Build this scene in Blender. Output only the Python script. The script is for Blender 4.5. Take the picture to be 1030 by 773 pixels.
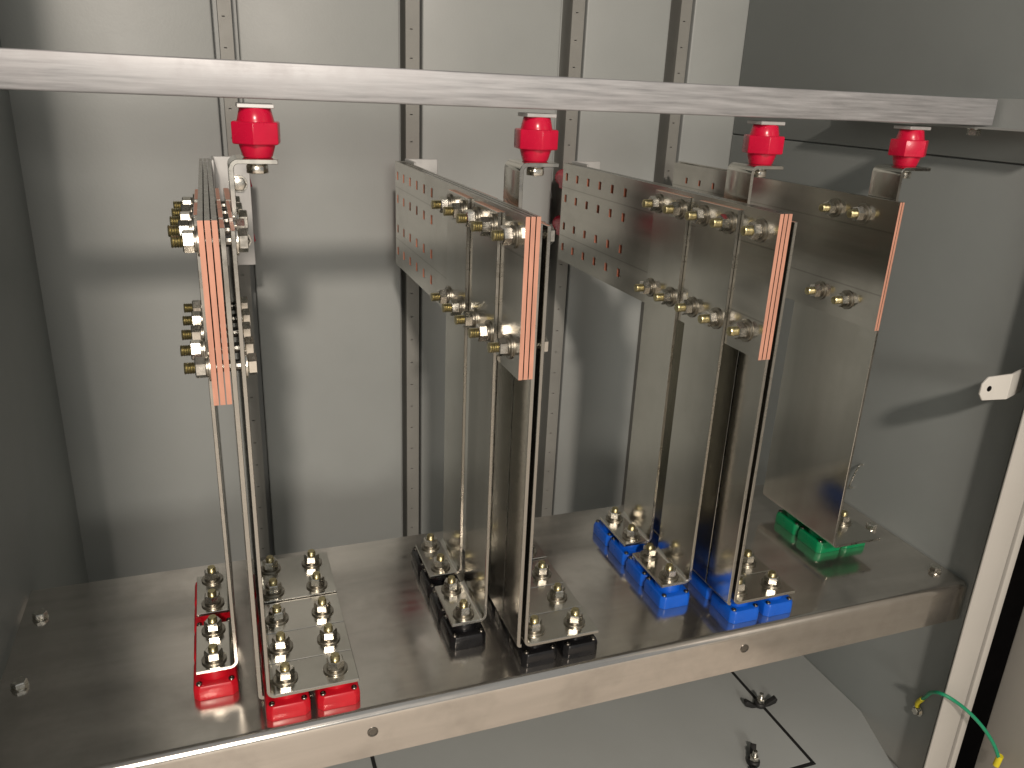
import bpy, bmesh, math, random
from mathutils import Matrix, Vector
random.seed(7)
for o in list(bpy.data.objects): bpy.data.objects.remove(o)
sc = bpy.context.scene
COL = sc.collection
ZS = -574.5            # shelf top in millimetres relative to the camera's height

# ------------------------------------------------------------------ camera
cam_d = bpy.data.cameras.new('camera'); cam = bpy.data.objects.new('camera', cam_d); COL.objects.link(cam)
ROT = (math.radians(69.986), math.radians(-2.3735), math.radians(-19.855))
FPX = 807.5
cam.location = (0, 0, -ZS/1000); cam.rotation_euler = ROT
cam_d.sensor_width = 36; cam_d.lens = FPX/1030*36; cam_d.clip_start = 0.02; cam_d.clip_end = 50
sc.camera = cam

# ------------------------------------------------------------------ light
w = bpy.data.worlds.new('World'); sc.world = w; w.use_nodes = True
bg = w.node_tree.nodes['Background']; bg.inputs[0].default_value = (0.97, 0.98, 0.96, 1); bg.inputs[1].default_value = 0.27
def lamp(name, loc, power, size, col):
    d = bpy.data.lights.new(name, 'AREA'); d.shape = 'DISK'; d.size = size; d.energy = power; d.color = col
    o = bpy.data.objects.new(name, d); COL.objects.link(o); o.location = (loc[0]/1000, loc[1]/1000, (loc[2]-ZS)/1000)
    t = Vector((0.35, 0.95, 0.3)) - o.location
    o.rotation_euler = t.to_track_quat('-Z', 'Y').to_euler()
    return o
lamp('hall_lamp', (-350, -2220, 1500), 66, 0.2, (1.0, 0.865, 0.75))
lamp('fill_lamp', (-250, -3200, 560), 38, 0.7, (1.0, 0.92, 0.82))  # added soft fill for the lower back wall and the rail's shadow
sc.view_settings.view_transform = 'Standard'; sc.view_settings.look = 'None'
sc.view_settings.exposure = 0.18; sc.view_settings.gamma = 1

# ------------------------------------------------------------------ pixel helper
_R = __import__('mathutils').Euler(ROT, 'XYZ').to_matrix()
def _ray(x, y): return _R @ Vector(((x-515)/FPX, -(y-386.5)/FPX, -1))
def PX(x, y, ax, val):                       # photo pixel -> millimetres on a plane of known depth
    d = _ray(x, y); return tuple(d*(val/d[ax]))

# ------------------------------------------------------------------ mesh builder (millimetres)
class MB:
    def __init__(s): s.v=[]; s.f=[]; s.m=[]
    def add(s, vs, fs, m=0):
        n=len(s.v); s.v+= [tuple(p) for p in vs]
        for i,f in enumerate(fs):
            s.f.append([n+k for k in f]); s.m.append(m[i] if isinstance(m,(list,tuple)) else m)
        return s
    def box(s, x0,x1,y0,y1,z0,z1, m=0):      # faces: bottom, top, front(-Y), right, back, left
        vs=[(x0,y0,z0),(x1,y0,z0),(x1,y1,z0),(x0,y1,z0),(x0,y0,z1),(x1,y0,z1),(x1,y1,z1),(x0,y1,z1)]
        return s.add(vs,[(3,2,1,0),(4,5,6,7),(0,1,5,4),(1,2,6,5),(2,3,7,6),(3,0,4,7)],m)
    def prism(s, poly, ax, a0, a1, m=0, mside=None):   # polygon extruded along an axis
        n=len(poly)
        def P(u,v,a): return (a,u,v) if ax==0 else ((u,a,v) if ax==1 else (u,v,a))
        vs=[P(u,v,a0) for u,v in poly]+[P(u,v,a1) for u,v in poly]
        area=sum(poly[i][0]*poly[(i+1)%n][1]-poly[(i+1)%n][0]*poly[i][1] for i in range(n))
        flip=(area>0)!=(ax==1)
        fs=[list(range(n))[::-1], list(range(n,2*n))]+[(i,(i+1)%n,n+(i+1)%n,n+i) for i in range(n)]
        if not flip: fs=[list(f)[::-1] for f in fs]
        ms=[m,m]+(mside if mside else [m]*n)
        return s.add(vs,fs,ms)
    def lathe(s, prof, c=(0,0,0), ax=2, n=16, m=0, cap=True):
        vs=[]; k=len(prof)
        for r,h in prof:
            for i in range(n):
                a=2*math.pi*i/n; p=(r*math.cos(a),r*math.sin(a),h)
                if ax==0: p=(p[2],p[0],p[1])
                if ax==1: p=(p[1],p[2],p[0])
                vs.append((p[0]+c[0],p[1]+c[1],p[2]+c[2]))
        fs=[]
        for j in range(k-1):
            for i in range(n): fs.append((j*n+i,j*n+(i+1)%n,(j+1)*n+(i+1)%n,(j+1)*n+i))
        if cap: fs.append(list(range(n))[::-1]); fs.append([(k-1)*n+i for i in range(n)])
        return s.add(vs,fs,m)
    def tube(s, pts, r, n=10, m=0):
        pts=[Vector(p) for p in pts]; vs=[]; up=Vector((0.3,0.2,1)).normalized()
        for i,p in enumerate(pts):
            t=(pts[min(i+1,len(pts)-1)]-pts[max(i-1,0)]).normalized()
            a=t.cross(up).normalized(); b=a.cross(t)
            for k in range(n):
                q=2*math.pi*k/n; vs.append(p+a*(r*math.cos(q))+b*(r*math.sin(q)))
        fs=[]
        for j in range(len(pts)-1):
            for k in range(n): fs.append((j*n+k,j*n+(k+1)%n,(j+1)*n+(k+1)%n,(j+1)*n+k))
        fs.append(list(range(n))); fs.append([(len(pts)-1)*n+k for k in range(n)][::-1])
        return s.add(vs,fs,m)
    def mesh(s, name, mats, org=(0,0,0), bevel=0, seg=2, ang=35):
        me=bpy.data.meshes.new(name)
        me.from_pydata([((p[0]-org[0])/1000,(p[1]-org[1])/1000,(p[2]-org[2])/1000) for p in s.v],[],s.f)
        for i,p in enumerate(me.polygons): p.material_index=s.m[i]
        for mt in mats: me.materials.append(mt)
        bm=bmesh.new(); bm.from_mesh(me)
        bmesh.ops.recalc_face_normals(bm, faces=bm.faces)
        if bevel:
            es=[e for e in bm.edges if len(e.link_faces)==2 and e.calc_face_angle(0)>math.radians(40)]
            bmesh.ops.bevel(bm, geom=es, offset=bevel/1000, segments=seg, affect='EDGES', profile=0.5, clamp_overlap=True)
        for f in bm.faces: f.smooth=True
        bm.to_mesh(me); bm.free()
        me.set_sharp_from_angle(angle=math.radians(ang))
        return me
def link(name, me, parent=None, loc=(0,0,0), rot=(0,0,0)):
    o=bpy.data.objects.new(name, me); COL.objects.link(o); o.parent=parent; o.location=loc; o.rotation_euler=rot; return o
def W(x,y,z): return (x/1000, y/1000, (z-ZS)/1000)
def obj(name, mb, mats, parent=None, org=(0,0,ZS), bevel=0, seg=2, ang=35):
    """mesh in camera millimetres; org is the thing's base (kept as the object's origin)"""
    me=mb.mesh(name, mats if isinstance(mats,(list,tuple)) else [mats], org, bevel, seg, ang)
    return link(name, me, parent, (0,0,0) if parent else W(*org))
def tag(o, label, cat, group=None):
    o['label']=label; o['category']=cat
    if group: o['group']=group
    return o
def struct(o): o['kind']='structure'; return o
def empty(name, org):
    o=bpy.data.objects.new(name,None); COL.objects.link(o); o.location=W(*org); o.empty_display_size=0.02; return o
def copy_tree(o, parent=None):
    c=o.copy(); COL.objects.link(c); c.parent=parent
    for ch in o.children: copy_tree(ch,c)
    return c

# ------------------------------------------------------------------ materials
def mat(name, col, metal=0.0, rough=0.4, scale=(1,1,1), var=0.15, rvar=0.1, nscale=30, bump=0.0, bscale=None, dirt=0.0, dirtcol=(0.1,0.09,0.08), dscale=6, aniso=0.0, coat=0.0, spec=0.5):
    m=bpy.data.materials.new(name); m.use_nodes=True; nt=m.node_tree; N=nt.nodes; Lk=nt.links
    b=N['Principled BSDF']; b.inputs['Metallic'].default_value=metal; b.inputs['Coat Weight'].default_value=coat
    b.inputs['Specular IOR Level'].default_value=spec; b.inputs['Anisotropic'].default_value=aniso
    tc=N.new('ShaderNodeTexCoord'); mp=N.new('ShaderNodeMapping'); mp.inputs['Scale'].default_value=scale
    Lk.new(tc.outputs['Object'],mp.inputs[0])
    nz=N.new('ShaderNodeTexNoise'); nz.inputs['Scale'].default_value=nscale; nz.inputs['Detail'].default_value=6; nz.inputs['Roughness'].default_value=0.6
    Lk.new(mp.outputs[0],nz.inputs[0])
    def rng(sock,lo,hi,a=0.3,bb=0.7):
        r=N.new('ShaderNodeMapRange'); r.inputs[1].default_value=a; r.inputs[2].default_value=bb; r.inputs[3].default_value=lo; r.inputs[4].default_value=hi
        Lk.new(sock,r.inputs[0]); return r.outputs[0]
    mx=N.new('ShaderNodeMix'); mx.data_type='RGBA'
    mx.inputs['A'].default_value=tuple(c*(1-var) for c in col)+(1,); mx.inputs['B'].default_value=tuple(min(1,c*(1+var)) for c in col)+(1,)
    Lk.new(rng(nz.outputs['Fac'],0,1),mx.inputs['Factor']); out=mx.outputs['Result']
    rs=rng(nz.outputs['Fac'],max(0.02,rough-rvar),rough+rvar)
    if dirt>0:
        nz2=N.new('ShaderNodeTexNoise'); nz2.inputs['Scale'].default_value=dscale; nz2.inputs['Detail'].default_value=8; nz2.inputs['Roughness'].default_value=0.65
        Lk.new(tc.outputs['Object'],nz2.inputs[0])
        m2=N.new('ShaderNodeMix'); m2.data_type='RGBA'; m2.inputs['B'].default_value=dirtcol+(1,)
        df=rng(nz2.outputs['Fac'],0,dirt,0.45,0.75); Lk.new(df,m2.inputs['Factor']); Lk.new(out,m2.inputs['A']); out=m2.outputs['Result']
        ad=N.new('ShaderNodeMath'); ad.operation='MULTIPLY_ADD'; ad.inputs[1].default_value=0.25; Lk.new(df,ad.inputs[0]); Lk.new(rs,ad.inputs[2]); rs=ad.outputs[0]
    Lk.new(out,b.inputs['Base Color']); Lk.new(rs,b.inputs['Roughness'])
    if bump>0:
        bp=N.new('ShaderNodeBump'); bp.inputs['Strength'].default_value=bump; bp.inputs['Distance'].default_value=0.001
        if bscale:
            nb=N.new('ShaderNodeTexNoise'); nb.inputs['Scale'].default_value=bscale; nb.inputs['Detail'].default_value=3; Lk.new(mp.outputs[0],nb.inputs[0]); Lk.new(nb.outputs['Fac'],bp.inputs['Height'])
        else: Lk.new(nz.outputs['Fac'],bp.inputs['Height'])
        Lk.new(bp.outputs[0],b.inputs['Normal'])
    return m
M={}
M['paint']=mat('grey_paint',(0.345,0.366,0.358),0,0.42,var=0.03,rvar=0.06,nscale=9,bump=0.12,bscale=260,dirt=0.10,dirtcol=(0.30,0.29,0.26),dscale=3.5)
M['side_grey']=mat('grey_side_dark',(0.262,0.285,0.28),0,0.42,var=0.03,rvar=0.06,nscale=9,bump=0.12,bscale=260,dirt=0.12,dirtcol=(0.22,0.22,0.2),dscale=3.5)  # same finish as the back wall, in a darker grey
M['paint_post']=mat('post_paint',(0.48,0.468,0.435),0,0.45,var=0.03,rvar=0.05,nscale=9,bump=0.1,bscale=260,dirt=0.1,dirtcol=(0.36,0.34,0.3),dscale=5)
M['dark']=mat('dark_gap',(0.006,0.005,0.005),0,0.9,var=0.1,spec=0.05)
M['hall']=mat('pale_bounce_floor',(0.72,0.655,0.585),0,0.5,var=0.06,nscale=4,dirt=0.2,dirtcol=(0.55,0.5,0.45),dscale=3)  # kept pale so the unseen floor bounces light onto the shelf lip
M['strut']=mat('strut_zinc',(0.27,0.27,0.25),0.1,0.5,var=0.05,nscale=20)
M['tin_h']=mat('tinned_copper_long',(0.68,0.66,0.605),1,0.16,scale=(1,0.04,1),var=0.06,rvar=0.03,nscale=60,bump=0.006,dirt=0.3,dirtcol=(0.22,0.20,0.17),dscale=9)
M['tin_v']=mat('tinned_copper_upright',(0.68,0.665,0.61),1,0.18,scale=(1,1,0.05),var=0.04,rvar=0.02,nscale=40,bump=0.004,dirt=0.25,dirtcol=(0.24,0.22,0.18),dscale=8)
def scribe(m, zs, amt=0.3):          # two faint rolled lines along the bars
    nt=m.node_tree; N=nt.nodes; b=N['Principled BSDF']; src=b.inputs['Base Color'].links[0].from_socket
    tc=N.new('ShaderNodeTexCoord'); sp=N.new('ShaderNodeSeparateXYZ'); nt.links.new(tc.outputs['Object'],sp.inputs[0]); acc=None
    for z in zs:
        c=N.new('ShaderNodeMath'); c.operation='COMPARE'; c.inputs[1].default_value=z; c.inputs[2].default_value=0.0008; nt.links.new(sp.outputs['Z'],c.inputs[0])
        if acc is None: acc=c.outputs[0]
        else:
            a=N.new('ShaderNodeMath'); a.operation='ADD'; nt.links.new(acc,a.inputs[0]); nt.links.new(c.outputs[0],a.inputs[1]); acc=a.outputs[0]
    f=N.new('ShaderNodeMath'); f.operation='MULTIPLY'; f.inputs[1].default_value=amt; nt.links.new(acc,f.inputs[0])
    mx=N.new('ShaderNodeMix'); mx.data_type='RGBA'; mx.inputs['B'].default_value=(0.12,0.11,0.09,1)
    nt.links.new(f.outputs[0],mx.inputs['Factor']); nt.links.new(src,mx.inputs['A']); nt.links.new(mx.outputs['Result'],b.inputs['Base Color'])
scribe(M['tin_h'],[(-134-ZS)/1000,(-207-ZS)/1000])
M['tin_edge']=mat('tinned_edge',(0.46,0.45,0.415),1,0.3,var=0.03,nscale=60)
M['copper']=mat('cut_copper',(0.66,0.335,0.24),0.3,0.5,scale=(1,1,0.15),var=0.12,nscale=160,bump=0.05)
M['shelf']=mat('galvanised_shelf',(0.70,0.67,0.625),0.95,0.14,scale=(0.08,1,1),var=0.08,rvar=0.05,nscale=45,bump=0.008,dirt=0.5,dirtcol=(0.34,0.32,0.29),dscale=11)
M['bar']=mat('mill_aluminium',(0.40,0.405,0.415),0.5,0.5,scale=(0.05,1,1),var=0.26,rvar=0.1,nscale=260,bump=0.05,dirt=0.3,dirtcol=(0.45,0.43,0.44),dscale=40)
M['zinc']=mat('zinc_hardware',(0.74,0.715,0.65),1,0.25,var=0.15,rvar=0.08,nscale=200)
M['zincw']=mat('zinc_washer',(0.40,0.38,0.33),1,0.34,var=0.15,rvar=0.08,nscale=200)
M['zincy']=mat('yellow_passivated_thread',(0.56,0.50,0.29),1,0.32,var=0.2,rvar=0.08,nscale=300)
M['dzinc']=mat('dark_screw',(0.22,0.21,0.19),1,0.3,var=0.1)
M['bore']=mat('shaded_bore_copper',(0.55,0.22,0.14),0.7,0.45,var=0.2,nscale=100)  # cut copper darkened for the shade inside the holes
M['galv']=mat('galvanised_plate',(0.55,0.55,0.54),0.5,0.4,var=0.1,nscale=40,dirt=0.2,dirtcol=(0.35,0.34,0.33),dscale=20)
M['white']=mat('pale_painted_tab',(0.62,0.61,0.57),0,0.45,var=0.03)
M['red']=mat('red_resin',(0.62,0.006,0.045),0,0.3,var=0.08,rvar=0.08,nscale=40,coat=0.15)
M['redb']=mat('red_moulding',(0.56,0.008,0.02),0,0.33,var=0.1,rvar=0.08,nscale=40,bump=0.03,bscale=300)
M['blue']=mat('blue_moulding',(0.004,0.105,0.58),0,0.33,var=0.1,rvar=0.08,nscale=40,bump=0.03,bscale=300)
M['black']=mat('black_moulding',(0.007,0.007,0.008),0,0.28,var=0.1,rvar=0.08,nscale=40,bump=0.03,bscale=300)
M['green']=mat('green_moulding',(0.0,0.21,0.075),0,0.33,var=0.1,rvar=0.08,nscale=40,bump=0.03,bscale=300)
M['wire']=mat('green_insulation',(0.01,0.26,0.13),0,0.4,var=0.06)
M['yellow']=mat('yellow_sleeve',(0.72,0.62,0.02),0,0.45,var=0.05)
M['rubber']=mat('black_rubber',(0.014,0.014,0.014),0,0.55,var=0.1)

# ------------------------------------------------------------------ the cabinet (setting)
XL,XR,YB,YF,ZF,ZT = -240,884,1280,600,-880,545
b=MB().box(XL-20,XR+20,YB+30,YB+36,ZF-40,ZT); wall_back=struct(obj('wall_back',b,M['paint']))
GAPS=[(19,53),(281,316),(540,584),(735,780)]
STR=[(27,45),(288,309),(554,575),(748,768)]
xs=[XL]+[g for p in GAPS for g in p]+[XR]
for i in range(0,10,2):
    b=MB().box(xs[i]+(0 if i else -18),xs[i+1]+(18 if i==8 else 0),YB,YB+29.5,ZF-30,ZT)
    obj('panel',b,M['paint'],wall_back,bevel=2.5,seg=3)
def plate_holes(y0,y1,z0,z1,x0,x1,holes,mf=0,mh=1,mfront=0,medge=0):
    """flat plate in the YZ plane between x0 and x1 with rectangular through holes (y0,y1,z0,z1)"""
    ys=sorted({y0,y1}|{h[0] for h in holes}|{h[1] for h in holes}); zs=sorted({z0,z1}|{h[2] for h in holes}|{h[3] for h in holes})
    hole=lambda i,j: any(h[0]<=ys[i]<h[1] and h[2]<=zs[j]<h[3] for h in holes)
    b=MB(); ny,nz=len(ys),len(zs)
    vs=[(x,y,z) for x in (x0,x1) for y in ys for z in zs]; I=lambda s,i,j:(s*ny+i)*nz+j
    fs=[]; ms=[]
    solid=lambda i,j: 0<=i<ny-1 and 0<=j<nz-1 and not hole(i,j)
    for i in range(ny-1):
        for j in range(nz-1):
            if not solid(i,j): continue
            fs.append((I(0,i,j),I(0,i,j+1),I(0,i+1,j+1),I(0,i+1,j))); ms.append(mf)
            fs.append((I(1,i,j),I(1,i+1,j),I(1,i+1,j+1),I(1,i,j+1))); ms.append(mf)
            for di,dj,a,c in ((-1,0,(i,j),(i,j+1)),(1,0,(i+1,j+1),(i+1,j)),(0,-1,(i+1,j),(i,j)),(0,1,(i,j+1),(i+1,j+1))):
                if not solid(i+di,j+dj):
                    outer=not(0<=i+di<ny-1 and 0<=j+dj<nz-1)
                    fs.append((I(0,*a),I(1,*a),I(1,*c),I(0,*c))); ms.append((mfront if (di==-1) else medge) if outer else mh)
    return b.add(vs,fs,ms)
for a,c in STR:      # slotted uprights standing in the gaps between the panels
    hs=[(z,z+1.3,(a+c)/2-4,(a+c)/2) for z in range(-840,540,40)]
    b=plate_holes(ZF,ZT,a,c,0,2,hs)          # built as (thickness, height, width) then turned
    b.v=[(p[2],YB-10+p[0],p[1]) for p in b.v]
    b.box(a,a+2,YB-8,YB+30,ZF,ZT); b.box(c-2,c,YB-8,YB+30,ZF,ZT)
    obj('upright',b,[M['strut'],M['strut']],wall_back)
b=MB().box(XL-20,XL,YF,YB+29,ZF-40,ZT); wl_=struct(obj('wall_left',b,M['side_grey']))
obj('frame_flange',MB().box(XL,-214,YF,YF+21,ZF-40,ZT),M['side_grey'],wl_)
obj('light_blocking_door',MB().box(-266,-246,-400,596,ZF-30,ZT),M['side_grey'],wl_)  # unseen door leaf added to keep light off the left side
struct(obj('unseen_roof',MB().box(XL-20,XR+26,YF-5,YB+36,ZT,ZT+4),M['paint']))  # unseen top added to block light from above
b=MB().box(XR+6,XR+26,YF+22,YB+29,ZF-40,ZT); wr=struct(obj('wall_right',b,M['side_grey']))
obj('panel',MB().box(XR,XR+5.5,YF+22,YB-1,ZF-30,-56),M['side_grey'],wr,bevel=0.8)
obj('panel',MB().box(XR,XR+5.5,YF+22,YB-1,-54,ZT),M['side_grey'],wr,bevel=0.8)
# floor plate with its access panel and black gasket
fl=[(XL,YB),(XR-1,YB),(XR-1,742),(846,634),(790,590),(XL,590)]
b=MB().prism(fl,2,ZF-3,ZF); floor=struct(obj('floor',b,M['paint'],bevel=0.8))
g=MB(); g.box(737,742,675,1180,ZF+0.2,ZF+1.5); g.box(150,737,675,680,ZF+0.2,ZF+1.5); g.box(145,150,675,1180,ZF+0.2,ZF+1.5)
obj('gasket',g,M['rubber'],floor)
obj('access_panel',MB().box(150.5,736.5,680.5,1179,ZF+0.2,ZF+2),M['paint'],floor,bevel=0.6)
b=MB().box(-3500,4000,-5000,YB+40,ZF-130,ZF-124); struct(obj('ground',b,M['hall']))  # ground stretched forward unseen, to reflect light onto the shelf lip

# front frame post, door and the dark gap between them
post=empty('frame_post',(880,606,ZF-30))
og=(880,606,ZF-30)
b=MB().box(857,899,599.5,602,ZF-120,ZT).box(896,899,602,640,ZF-120,ZT); obj('post_face',b,M['paint_post'],post,org=og,bevel=0.8,seg=2)
b=MB().box(902,913,597,640,ZF-120,ZT); obj('outer_flange',b,M['paint_post'],post,org=og,bevel=1)
b=MB().box(899.2,901.8,604,640,ZF-120,ZT); obj('groove',b,M['rubber'],post,org=og)
tag(post,'pale grey upright frame post slanting down the right edge of the photo','post')
door=empty('cabinet_door',(1100,600,ZF-30)); og=(1100,600,ZF-30)
obj('door_leaf',MB().box(950,972,-100,596,ZF-110,ZT),M['paint_post'],door,org=og,bevel=2)
obj('gap_darkness',MB().box(914,1060,640,655,ZF-115,ZT),M['dark'],door,org=og)  # near-black box standing in for the darkness of the gap
tag(door,'grey door panel beyond the dark gap in the lower right corner','door')

# ------------------------------------------------------------------ hardware meshes (local +Z is outwards, origin where the washer touches)
def hexprof(af,h0,h1,ch=1.0,m=0,b=None,rot=0.0,n=6):
    b=b or MB(); R=af/2/math.cos(math.pi/6)
    ring=lambda r,z:[(r*math.cos(math.pi*2*i/n+rot),r*math.sin(math.pi*2*i/n+rot),z) for i in range(n)]
    vs=ring(R*0.9,h0)+ring(R,h0+ch*0.5)+ring(R,h1-ch)+ring(R*0.87,h1)
    fs=[list(range(n))[::-1]]+[(j*n+i,j*n+(i+1)%n,(j+1)*n+(i+1)%n,(j+1)*n+i) for j in range(3) for i in range(n)]+[[3*n+i for i in range(n)]]
    return b.add(vs,fs,m)
def thread(r,h0,h1,b=None,m=0,n=14,p=1.9):
    prof=[]; h=h0
    while h<h1-p: prof+=[(r*0.86,h),(r,h+p*0.5)]; h+=p
    prof+=[(r*0.9,h),(r*0.84,h1)]
    return (b or MB()).lathe(prof,n=n,m=m)
HW={}
def hw():
    w1=MB().lathe([(5.6,0),(11.6,0),(11.9,0.3),(11.9,1.6),(11.6,1.9),(5.6,1.9)],n=32); HW['washer']=w1.mesh('washer',[M['zincw']])
    w2=MB().lathe([(5.6,1.9),(8.4,1.9),(8.6,2.1),(8.6,3.6),(8.4,3.8),(5.6,3.8)],n=28); HW['lock_washer']=w2.mesh('lock_washer',[M['zincw']])
    HW['nut']=hexprof(15.4,3.8,12.2,ch=0.9).mesh('nut',[M['zinc']],ang=15)
    HW['stud']=thread(4.8,0.2,16.8).mesh('stud',[M['zincy']],ang=60)
    s=MB().lathe([(5,0),(5.3,0.2),(5.3,1.2),(4.6,2.2),(2.0,2.6),(1.8,1.6)],n=16); HW['screw']=MB().lathe([(2.7,0),(2.9,0.2),(2.9,1.4),(2.5,1.9),(1.5,1.9),(1.4,1.0)],n=12).mesh('screw',[M['dzinc']])
    HW['fix']=hexprof(13,1.5,7.5).lathe([(8,0),(8.2,0.2),(8.2,1.3),(8,1.5)],n=24).mesh('bolt',[M['zinc']],ang=15)
hw()
def nuts_on(stud):
    for k in ('washer','lock_washer','nut'):
        o=link(k,HW[k],stud); 
        if k=='nut': o.rotation_euler=(0,0,random.uniform(0,1.05))
def foot_bolt(parent,org,x,y,z):
    s=link('foot_bolt',HW['stud'],parent,((x-org[0])/1000,(y-org[1])/1000,(z-org[2])/1000),(0,0,random.uniform(0,6)))
    nuts_on(s); return s
_cb={}
def clamp_bolt(parent,org,xl,xr,y,z,tip=20.5):
    """bolt through a stack from its left face xl to its right face xr: nut and thread on the left, hex head on the right"""
    k=(round(xr-xl,1),tip)
    if k not in _cb:
        b=thread(5.0,-0.5,tip,m=1); b.lathe([(4.9,-(xr-xl)),(4.9,-0.5)],n=12,m=2)
        hexprof(16.5,-(xr-xl)-9.4,-(xr-xl)-2.0,b=b,m=0); b.lathe([(11.6,-(xr-xl)-2.0),(11.9,-(xr-xl)-1.8),(11.9,-(xr-xl)-0.1)],n=24,m=0)
        _cb[k]=b.mesh('clamp_bolt',[M['zinc'],M['zincy'],M['dzinc']],ang=22)
    s=link('clamp_bolt',_cb[k],parent,((xl-org[0])/1000,(y-org[1])/1000,(z-org[2])/1000),(0,-math.pi/2,0))
    nuts_on(s); return s

# ------------------------------------------------------------------ shelf
sx0,sx1,sy0,sy1=-237,882,628,940
org=((sx0+sx1)/2,(sy0+sy1)/2,ZS-55); shelf=empty('metal_shelf',org)
r=9; arc=[(sy0+r-r*math.sin(a),ZS-r+r*math.cos(a)) for a in [math.pi/2*i/8 for i in range(9)]]
t=2.0; arci=[(sy0+r-(r-t)*math.sin(a),ZS-r+(r-t)*math.cos(a)) for a in [math.pi/2*i/8 for i in range(9)]]
poly=[(sy1,ZS)]+arc+[(sy0,ZS-55),(sy0+16,ZS-55),(sy0+16,ZS-55+t),(sy0+t,ZS-55+t)]+arci[::-1]+[(sy1-t,ZS-t),(sy1-t,ZS-40),(sy1,ZS-40)]
obj('tray',MB().prism(poly,0,sx0,sx1),M['shelf'],shelf,org=org,ang=40)
for x,y in ((-218,765),(-218,881),(862,663),(862,779),(862,895)):
    link('fixing_bolt',HW['fix'],shelf,((x-org[0])/1000,(y-org[1])/1000,(ZS-org[2])/1000),(0,0,random.uniform(0,1)))
for x in (107,542):  # dark discs in place of holes through the lip
    obj('lip_hole_disc',MB().lathe([(5.5,0.0),(5.5,0.5),(4.6,0.8),(4.2,0.2)],c=(x,sy0-0.2,-599),ax=1,n=20).box(0,0,0,0,0,0) if False else MB().lathe([(5.5,0.6),(5.4,-0.5),(4.4,-0.7),(4.0,-0.1)],c=(x,sy0-0.3,-599),ax=1,n=20),M['dzinc'],shelf,org=org)
tag(shelf,'dull galvanised steel shelf with a folded front lip under the coloured blocks','shelf')

# ------------------------------------------------------------------ insulator blocks on the shelf
_=0
def block_mesh(m):
    b=MB(); hx,hy,c=20.8,24.2,5
    def ring(hx,hy,c,z): return [(-hx+c,-hy,z),(hx-c,-hy,z),(hx,-hy+c,z),(hx,hy-c,z),(hx-c,hy,z),(-hx+c,hy,z),(-hx,hy-c,z),(-hx,-hy+c,z)]
    vs=ring(hx,hy,c,0)+ring(hx,hy,c,11)+ring(hx-1.4,hy-1.4,c,16)
    fs=[list(range(8))[::-1]]+[(j*8+i,j*8+(i+1)%8,(j+1)*8+(i+1)%8,(j+1)*8+i) for j in range(2) for i in range(8)]+[[16+i for i in range(8)]]
    b.add(vs,fs)
    return b.mesh('body',[m],bevel=0.9,seg=2)
def boss_mesh(m): return MB().lathe([(15.5,15.5),(15.5,17),(14.2,23.5),(13.6,24.5)],n=24).mesh('boss',[m])
BL={}
for k in ('redb','black','blue','green'): BL[k]=(block_mesh(M[k]),boss_mesh(M[k]))
CN={'redb':'red','black':'black','blue':'blue','green':'green'}
def block(k,x,y,label,group):
    o=link('insulator_block',BL[k][0],None,W(x,y,ZS)); link('boss',BL[k][1],o)
    for sx in (-1,1):
        for sy in (-1,1): link('screw',HW['screw'],o,(sx*0.0150,sy*0.0185,0.0158))
    tag(o,label,'insulator',group); return o
ROWS=[667+48.7*i for i in range(5)]
ORD=['first','second','third','fourth','fifth']
ZFT=-545.5; TF=4.5      # foot top, foot thickness

# ------------------------------------------------------------------ L-shaped upright bars
def lbar(xv0,xv1,xend,y0,y1,ztop,r=5):
    """upright between xv0 and xv1, foot reaching xend at the bottom; top cut in bare copper"""
    s=1 if xend>xv1 else -1
    t=xv1-xv0; xo=xv0 if s>0 else xv1; xi=xv1 if s>0 else xv0; zb=ZFT-t if True else 0
    zb=-550; tz=t
    R=r+t; pts=[(xi,ztop),(xo,ztop)]
    pts+=[(xo+s*(R-R*math.cos(a)),zb+R-R*math.sin(a)) for a in [math.pi/2*i/7 for i in range(8)]]
    pts+=[(xend,zb),(xend,zb+t)]
    pts+=[(xo+s*(R-r*math.cos(a)),zb+R-r*math.sin(a)) for a in [math.pi/2*i/7 for i in range(7,-1,-1)]]
    n=len(pts); ms=[0]*n; ms[0]=2
    b=MB().prism(pts,1,y0,y1,1,ms); return b
TINV=[M['tin_v'],M['tin_edge'],M['copper']]
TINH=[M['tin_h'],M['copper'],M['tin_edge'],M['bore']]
HOLES=[(956+38.2*i-4,956+38.2*i+4,z-5.5,z+5.5) for i in range(6) for z in (-118,-150,-192,-224)]
def slot_bar(x0,x1,y0,y1,z0,z1,holes): return plate_holes(y0,y1,z0,z1,x0,x1,holes,0,3,1,2)

def bracket(b,xl,xend,yc0,yc1,zt,zlow,t=4,r=4):
    R=r+t; pts=[(xl,zlow),(xl,zt-R)]+[(xl+R-R*math.cos(a),zt-R+R*math.sin(a)) for a in [math.pi/2*i/7 for i in range(8)]]
    pts+=[(xend,zt),(xend,zt-t)]+[(xl+R-r*math.cos(a),zt-R+r*math.sin(a)) for a in [math.pi/2*i/7 for i in range(7,-1,-1)]]+[(xl+t,zlow)]
    n=len(pts); b.prism(pts,1,yc0,yc1,1,[0]*n); return b

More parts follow.
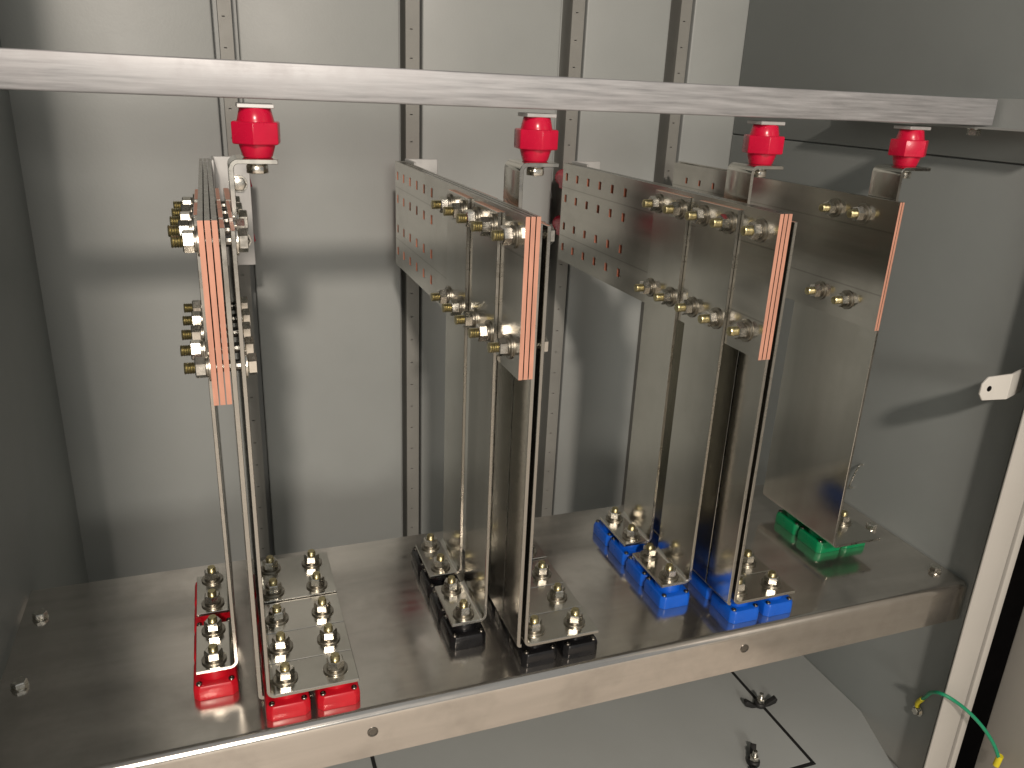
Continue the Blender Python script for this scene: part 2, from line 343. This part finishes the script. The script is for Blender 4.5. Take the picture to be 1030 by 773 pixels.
INS_Y=752; PLT=-62.5           # standoff axis depth and top of the hanger plates
def hanger(parent,org,xl,xend,xi,zlow):
    h=obj('hanger_bracket',bracket(MB(),xl,xend,INS_Y-21,INS_Y+23,PLT,zlow),[M['tin_v'],M['tin_edge']],parent,org=org,bevel=0.4,seg=1)
    k=hexprof(16,-9.5,-1.8).lathe([(9,-1.8),(9,-0.1)],n=20).mesh('hanger_bolt',[M['zinc']],bevel=0.2,seg=1)
    link('hanger_bolt',k,h,((xi-org[0])/1000,(INS_Y-org[1])/1000,(PLT-4-org[2])/1000))

def assembly(name_label, ic):
    org=(0,760,ZS); a=empty('busbar_assembly',org)
    for x in (-12.0,-7.0,-2.0):
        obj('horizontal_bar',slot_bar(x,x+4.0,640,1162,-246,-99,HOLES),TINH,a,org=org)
    for y0,y1 in ((701,776),(797,872)):       # narrow pair on the left
        obj('upright_bar',lbar(-15.8,-12.2,-52,y0,y1,-104),TINV,a,org=org,bevel=0.4,seg=1)
    for i,(y0,y1) in enumerate(((646,691.3),(692.1,740.2),(741,795))):
        obj('upright_bar',lbar(3.2,7.2,8.8,y0+1.5,y1,-105 if i else -106,r=0.8),TINV,a,org=org,bevel=0.3,seg=1)
        obj('upright_bar',lbar(11.0,14.6,98,y0,y1,-105 if i else -108),TINV,a,org=org,bevel=0.4,seg=1)
    obj('upright_bar',lbar(11.0,16.6,98,796.2,882,-104),TINV,a,org=org,bevel=0.4,seg=1)
    obj('upright_bar',lbar(3.2,7.2,8.8,796.2,882,-104,r=0.8),TINV,a,org=org,bevel=0.3,seg=1)
    f=MB().box(2.6,50,1162.5,1165.5,-242,-96); f.box(2.6,5.6,1110,1162.5,-242,-96)
    obj('rear_angle',f,M['galv'],a,org=org,bevel=0.6,seg=1)
    hd=hexprof(17,1.8,9.5).lathe([(11.5,0),(11.5,1.8)],n=24).mesh('angle_bolt',[M['zinc']],bevel=0.2,seg=1)
    for z in (-131,-207): link('angle_bolt',hd,a,((35-org[0])/1000,(1162.4-org[1])/1000,(z-org[2])/1000),(math.pi/2,0,0))
    hanger(a,org,14.9,55,ic,-142)
    for i,y in enumerate(ROWS):
        for z in (-119,-222):
            xl=-12.0 if i==0 else -15.8
            xr=18.9 if (i==2 and z==-119) else (16.6 if i>2 else 14.6)
            clamp_bolt(a,org,xl,xr,y,z,tip=20.5)
        for x in (30,78): foot_bolt(a,org,x,y,-546.4 if i<3 else -544.4)
        if i: foot_bolt(a,org,-35,y,-546.4)
    return a
A=[assembly('',39)]
for i in (1,2):
    c=copy_tree(A[0]); c.location=W(260*i,760,ZS); A.append(c)
for o,(cn) in zip(A,('red','black','blue')):
    tag(o,'bolted stack of tinned copper busbars standing on the %s insulator blocks'%cn,'busbars','phase busbar stacks hung from the aluminium rail')
# protective-earth stack at the right
org=(733,790,ZS); pe=empty('busbar_assembly',org)
PEH=[(1084+38.5*i-3,1084+38.5*i+3,-128.5,-119.5) for i in range(3)]
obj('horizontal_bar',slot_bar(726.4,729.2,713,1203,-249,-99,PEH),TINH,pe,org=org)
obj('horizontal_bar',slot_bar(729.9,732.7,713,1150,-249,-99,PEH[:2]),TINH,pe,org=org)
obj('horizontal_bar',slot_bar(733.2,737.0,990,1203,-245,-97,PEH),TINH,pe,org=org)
obj('upright_bar',lbar(733,736.6,813,716,867,-104),TINV,pe,org=org,bevel=0.4,seg=1)
hanger(pe,org,737,780,761,-150)
for y in (766,815):
    for z in (-119,-224): clamp_bolt(pe,org,726.4,736.6 if z<-200 or y>790 else 741.1,y,z)
    foot_bolt(pe,org,793,y,-546.4)
tag(pe,'rightmost busbar stack with one wide upright plate standing on green blocks','busbars')

for X0,k in ((0,'redb'),(260,'black'),(520,'blue')):
    c=CN[k]
    for i,y in enumerate(ROWS):
        for x,cn in ((30,'left'),(78,'right')):
            block(k,X0+x,y,'%s insulator block under the wide foot, %s column, %s from the front'%(c,cn,ORD[i]),'%s insulator blocks'%c)
        if i: block(k,X0-35,y,'%s insulator block under the narrow left feet, %s from the front'%(c,ORD[i-1]),'%s insulator blocks'%c)
for i,y in enumerate((766,815)):
    block('green',757,y,'green insulator block under the right plate, left column, %s from the front'%ORD[i],'green insulator blocks')
    block('green',801,y,'green insulator block under the right plate, right column, %s from the front'%ORD[i],'green insulator blocks')

# ------------------------------------------------------------------ aluminium rail, side rail, red standoffs
bar=MB(); x0,x1=-236,866; y0=INS_Y-15; t=2.5; z0,z1=-14.6,15
outer=[(y0,z0),(y0+30,z0),(y0+30,z1),(y0,z1)]
bar.prism(outer,0,x0,x1); rail=obj('support_rail',bar,M['bar'],org=(315,INS_Y,z0),bevel=1.6,seg=3)
tag(rail,'long square aluminium rail running across the top of the cabinet','rail')
sr=MB().box(872,883.5,YF+24,1000,-16,16); sr.box(845,883.5,YF+24,1000,-18.2,-15.9); sro=obj('side_rail',sr,M['paint'],org=(864,800,-18))
link('rail_bolt',hexprof(13,-8,-1.2).lathe([(8,-1.2),(8,0)],n=20).mesh('rail_bolt',[M['zinc']]),sro,(-0.008,-0.048,-0.0002))
tag(sro,'grey painted side rail on the right wall under the end of the aluminium rail','rail')

def standoff_mesh(h):
    b=MB(); n=6; R0=21.8
    b.lathe([(11.6,0),(12.6,0.8),(15.6,h*0.27),(15.6,h*0.73),(13.2,h-0.8),(12.2,h)],n=32)
    # faceted belt
    ring=lambda r,z:[(r*math.cos(math.pi/3*i+0.35),r*math.sin(math.pi/3*i+0.35),z) for i in range(n)]
    z1,z2=h*0.27,h*0.73
    vs=ring(R0-1.2,z1)+ring(R0,z1+1)+ring(R0,z2-1)+ring(R0-1.2,z2)
    fs=[list(range(n))[::-1]]+[(j*n+i,j*n+(i+1)%n,(j+1)*n+(i+1)%n,(j+1)*n+i) for j in range(3) for i in range(n)]+[[3*n+i for i in range(n)]]
    b.add(vs,fs)
    return b.mesh('standoff',[M['red']],bevel=0.5,seg=2,ang=38)
SM=standoff_mesh(40.5)
wp=MB().box(-15,15,-13,13,40.5,44).mesh('seat_plate',[M['galv']],bevel=0.5,seg=1)
TXT=['red faceted standoff insulator hanging above the red-block busbars','red faceted standoff insulator hanging above the black-block busbars','red faceted standoff insulator hanging above the blue-block busbars','rightmost red faceted standoff insulator, above the green-block plate']
for i,x in enumerate((40,298,560,761)):
    h=PLT+0.2
    o=link('standoff_insulator',SM,None,W(x,INS_Y,h),(0,0,(0.0,0.1,-0.15,0.3)[i])); link('seat_plate',wp,o,(0,0,0),(0,0,-(0.0,0.1,-0.15,0.3)[i]))
    tag(o,TXT[i],'insulator','red standoff insulators on the rail')
SR=standoff_mesh(103)
for X0,c in ((0,'red'),(260,'black'),(520,'blue')):
    for z,pn in ((-131,'upper'),(-207,'lower')):
        o=link('standoff_insulator',SR,None,W(X0+33,1166,z),(-math.pi/2,0,0))
        tag(o,'%s rear red standoff behind the angle of the %s-block busbars'%(pn,c),'insulator','rear standoff insulators')

# ------------------------------------------------------------------ small things
# pale tab on the right wall
tb=[(831,-291-24),(836,-291-30),(876,-291-32),(876,-291+2),(838,-291),(831,-291-7)]
tb=[(799,-300),(805,-308),(843,-310),(843,-279),(807,-280),(799,-288)]
tab=obj('tab_bracket',MB().prism(tb,1,615,617.5).prism([(843,615),(884,630),(884,633),(843,617.5)],2,-310,-279),M['white'],org=(884,630,-295),bevel=0.5,seg=1)
obj('tab_hole',MB().lathe([(3.4,-0.4),(3.4,0.3)],c=(811,615,-294),ax=1,n=16),M['dark'],tab,org=(884,630,-295))
tag(tab,'small pale metal tab with one hole projecting from the right wall','bracket')
# wire handle clip on the right wall behind the wide plate
hp=[(884,838,-503),(880,838,-502),(877,838,-505),(876,840,-512),(876,846,-536),(877,848,-543),(880,848,-546),(884,848,-546)]
tag(obj('wire_clip',MB().tube(hp,1.5),M['zinc'],org=(884,856,-536)),'small bent wire clip on the right wall beside the wide plate','clip')
# earth lead
org=(884,650,-797); wl=empty('earth_lead',org)
pts=[(879,650,-792),(877,649,-783)]+[PX(*q) for q in ((931,701,1,634),(936,697,1,618),(944,697,1,602),(955,702,1,590),(968,711,1,583),(980,722,1,575),(991,735,1,567),(1000,750,1,561),(1005,764,1,557))]
sm=[]
for i in range(len(pts)-1):
    p0=Vector(pts[max(i-1,0)]);p1=Vector(pts[i]);p2=Vector(pts[i+1]);p3=Vector(pts[min(i+2,len(pts)-1)])
    for k in range(5):
        u=k/5; sm.append(0.5*((2*p1)+(p2-p0)*u+(2*p0-5*p1+4*p2-p3)*u*u+(3*p1-p0-3*p2+p3)*u**3))
sm.append(Vector(pts[-1])); obj('cable',MB().tube(sm,2.4,n=12),M['wire'],wl,org=org)
obj('sleeve',MB().tube(sm[0:9:2],3.4,n=12),M['yellow'],wl,org=org)
e=Vector(pts[-1]); obj('sleeve',MB().tube([e+Vector((0,0,6)),e+Vector((0.5,2,-12))],4.2,n=12),M['yellow'],wl,org=org)
obj('terminal',hexprof(10,0,6).lathe([(8,-1.5),(8,0)],n=20),M['zinc'],wl,org=(0,0,0))
for ch in wl.children:
    if ch.name.startswith('terminal'): ch.rotation_euler=(0,-math.pi/2,0); ch.location=(-0.002,0.0,-0.003)
tag(wl,'green earth lead with yellow sleeves between right wall and door','cable')
# wing clamps of the access panel
def clamp(x,y,rz,label):
    o=empty('wing_clamp',(x,y,ZF)); o.rotation_euler=(0,0,rz); og=(0,0,0)
    w=MB()
    for s in (-1,1):
        w.prism([(s*5,3),(s*14,9),(s*24,16),(s*27,13),(s*25,6),(s*14,1.5),(s*5,0.5)],1,-4,4)
    w.lathe([(8,2.1),(9,3),(9,8),(7,10)],n=16)
    obj('wing',w,M['rubber'],o,org=og,bevel=1.0)
    obj('stud',thread(3.6,8,25),M['zinc'],o,org=og); obj('nut',hexprof(11,10,16),M['zinc'],o,org=og)
    tag(o,label,'clamp','wing clamps on the floor access panel')
clamp(735,797,-0.15,'black wing clamp astride the black gasket line on the floor')
clamp(655,702,1.0,'black wing clamp cut off by the bottom edge of the photo')
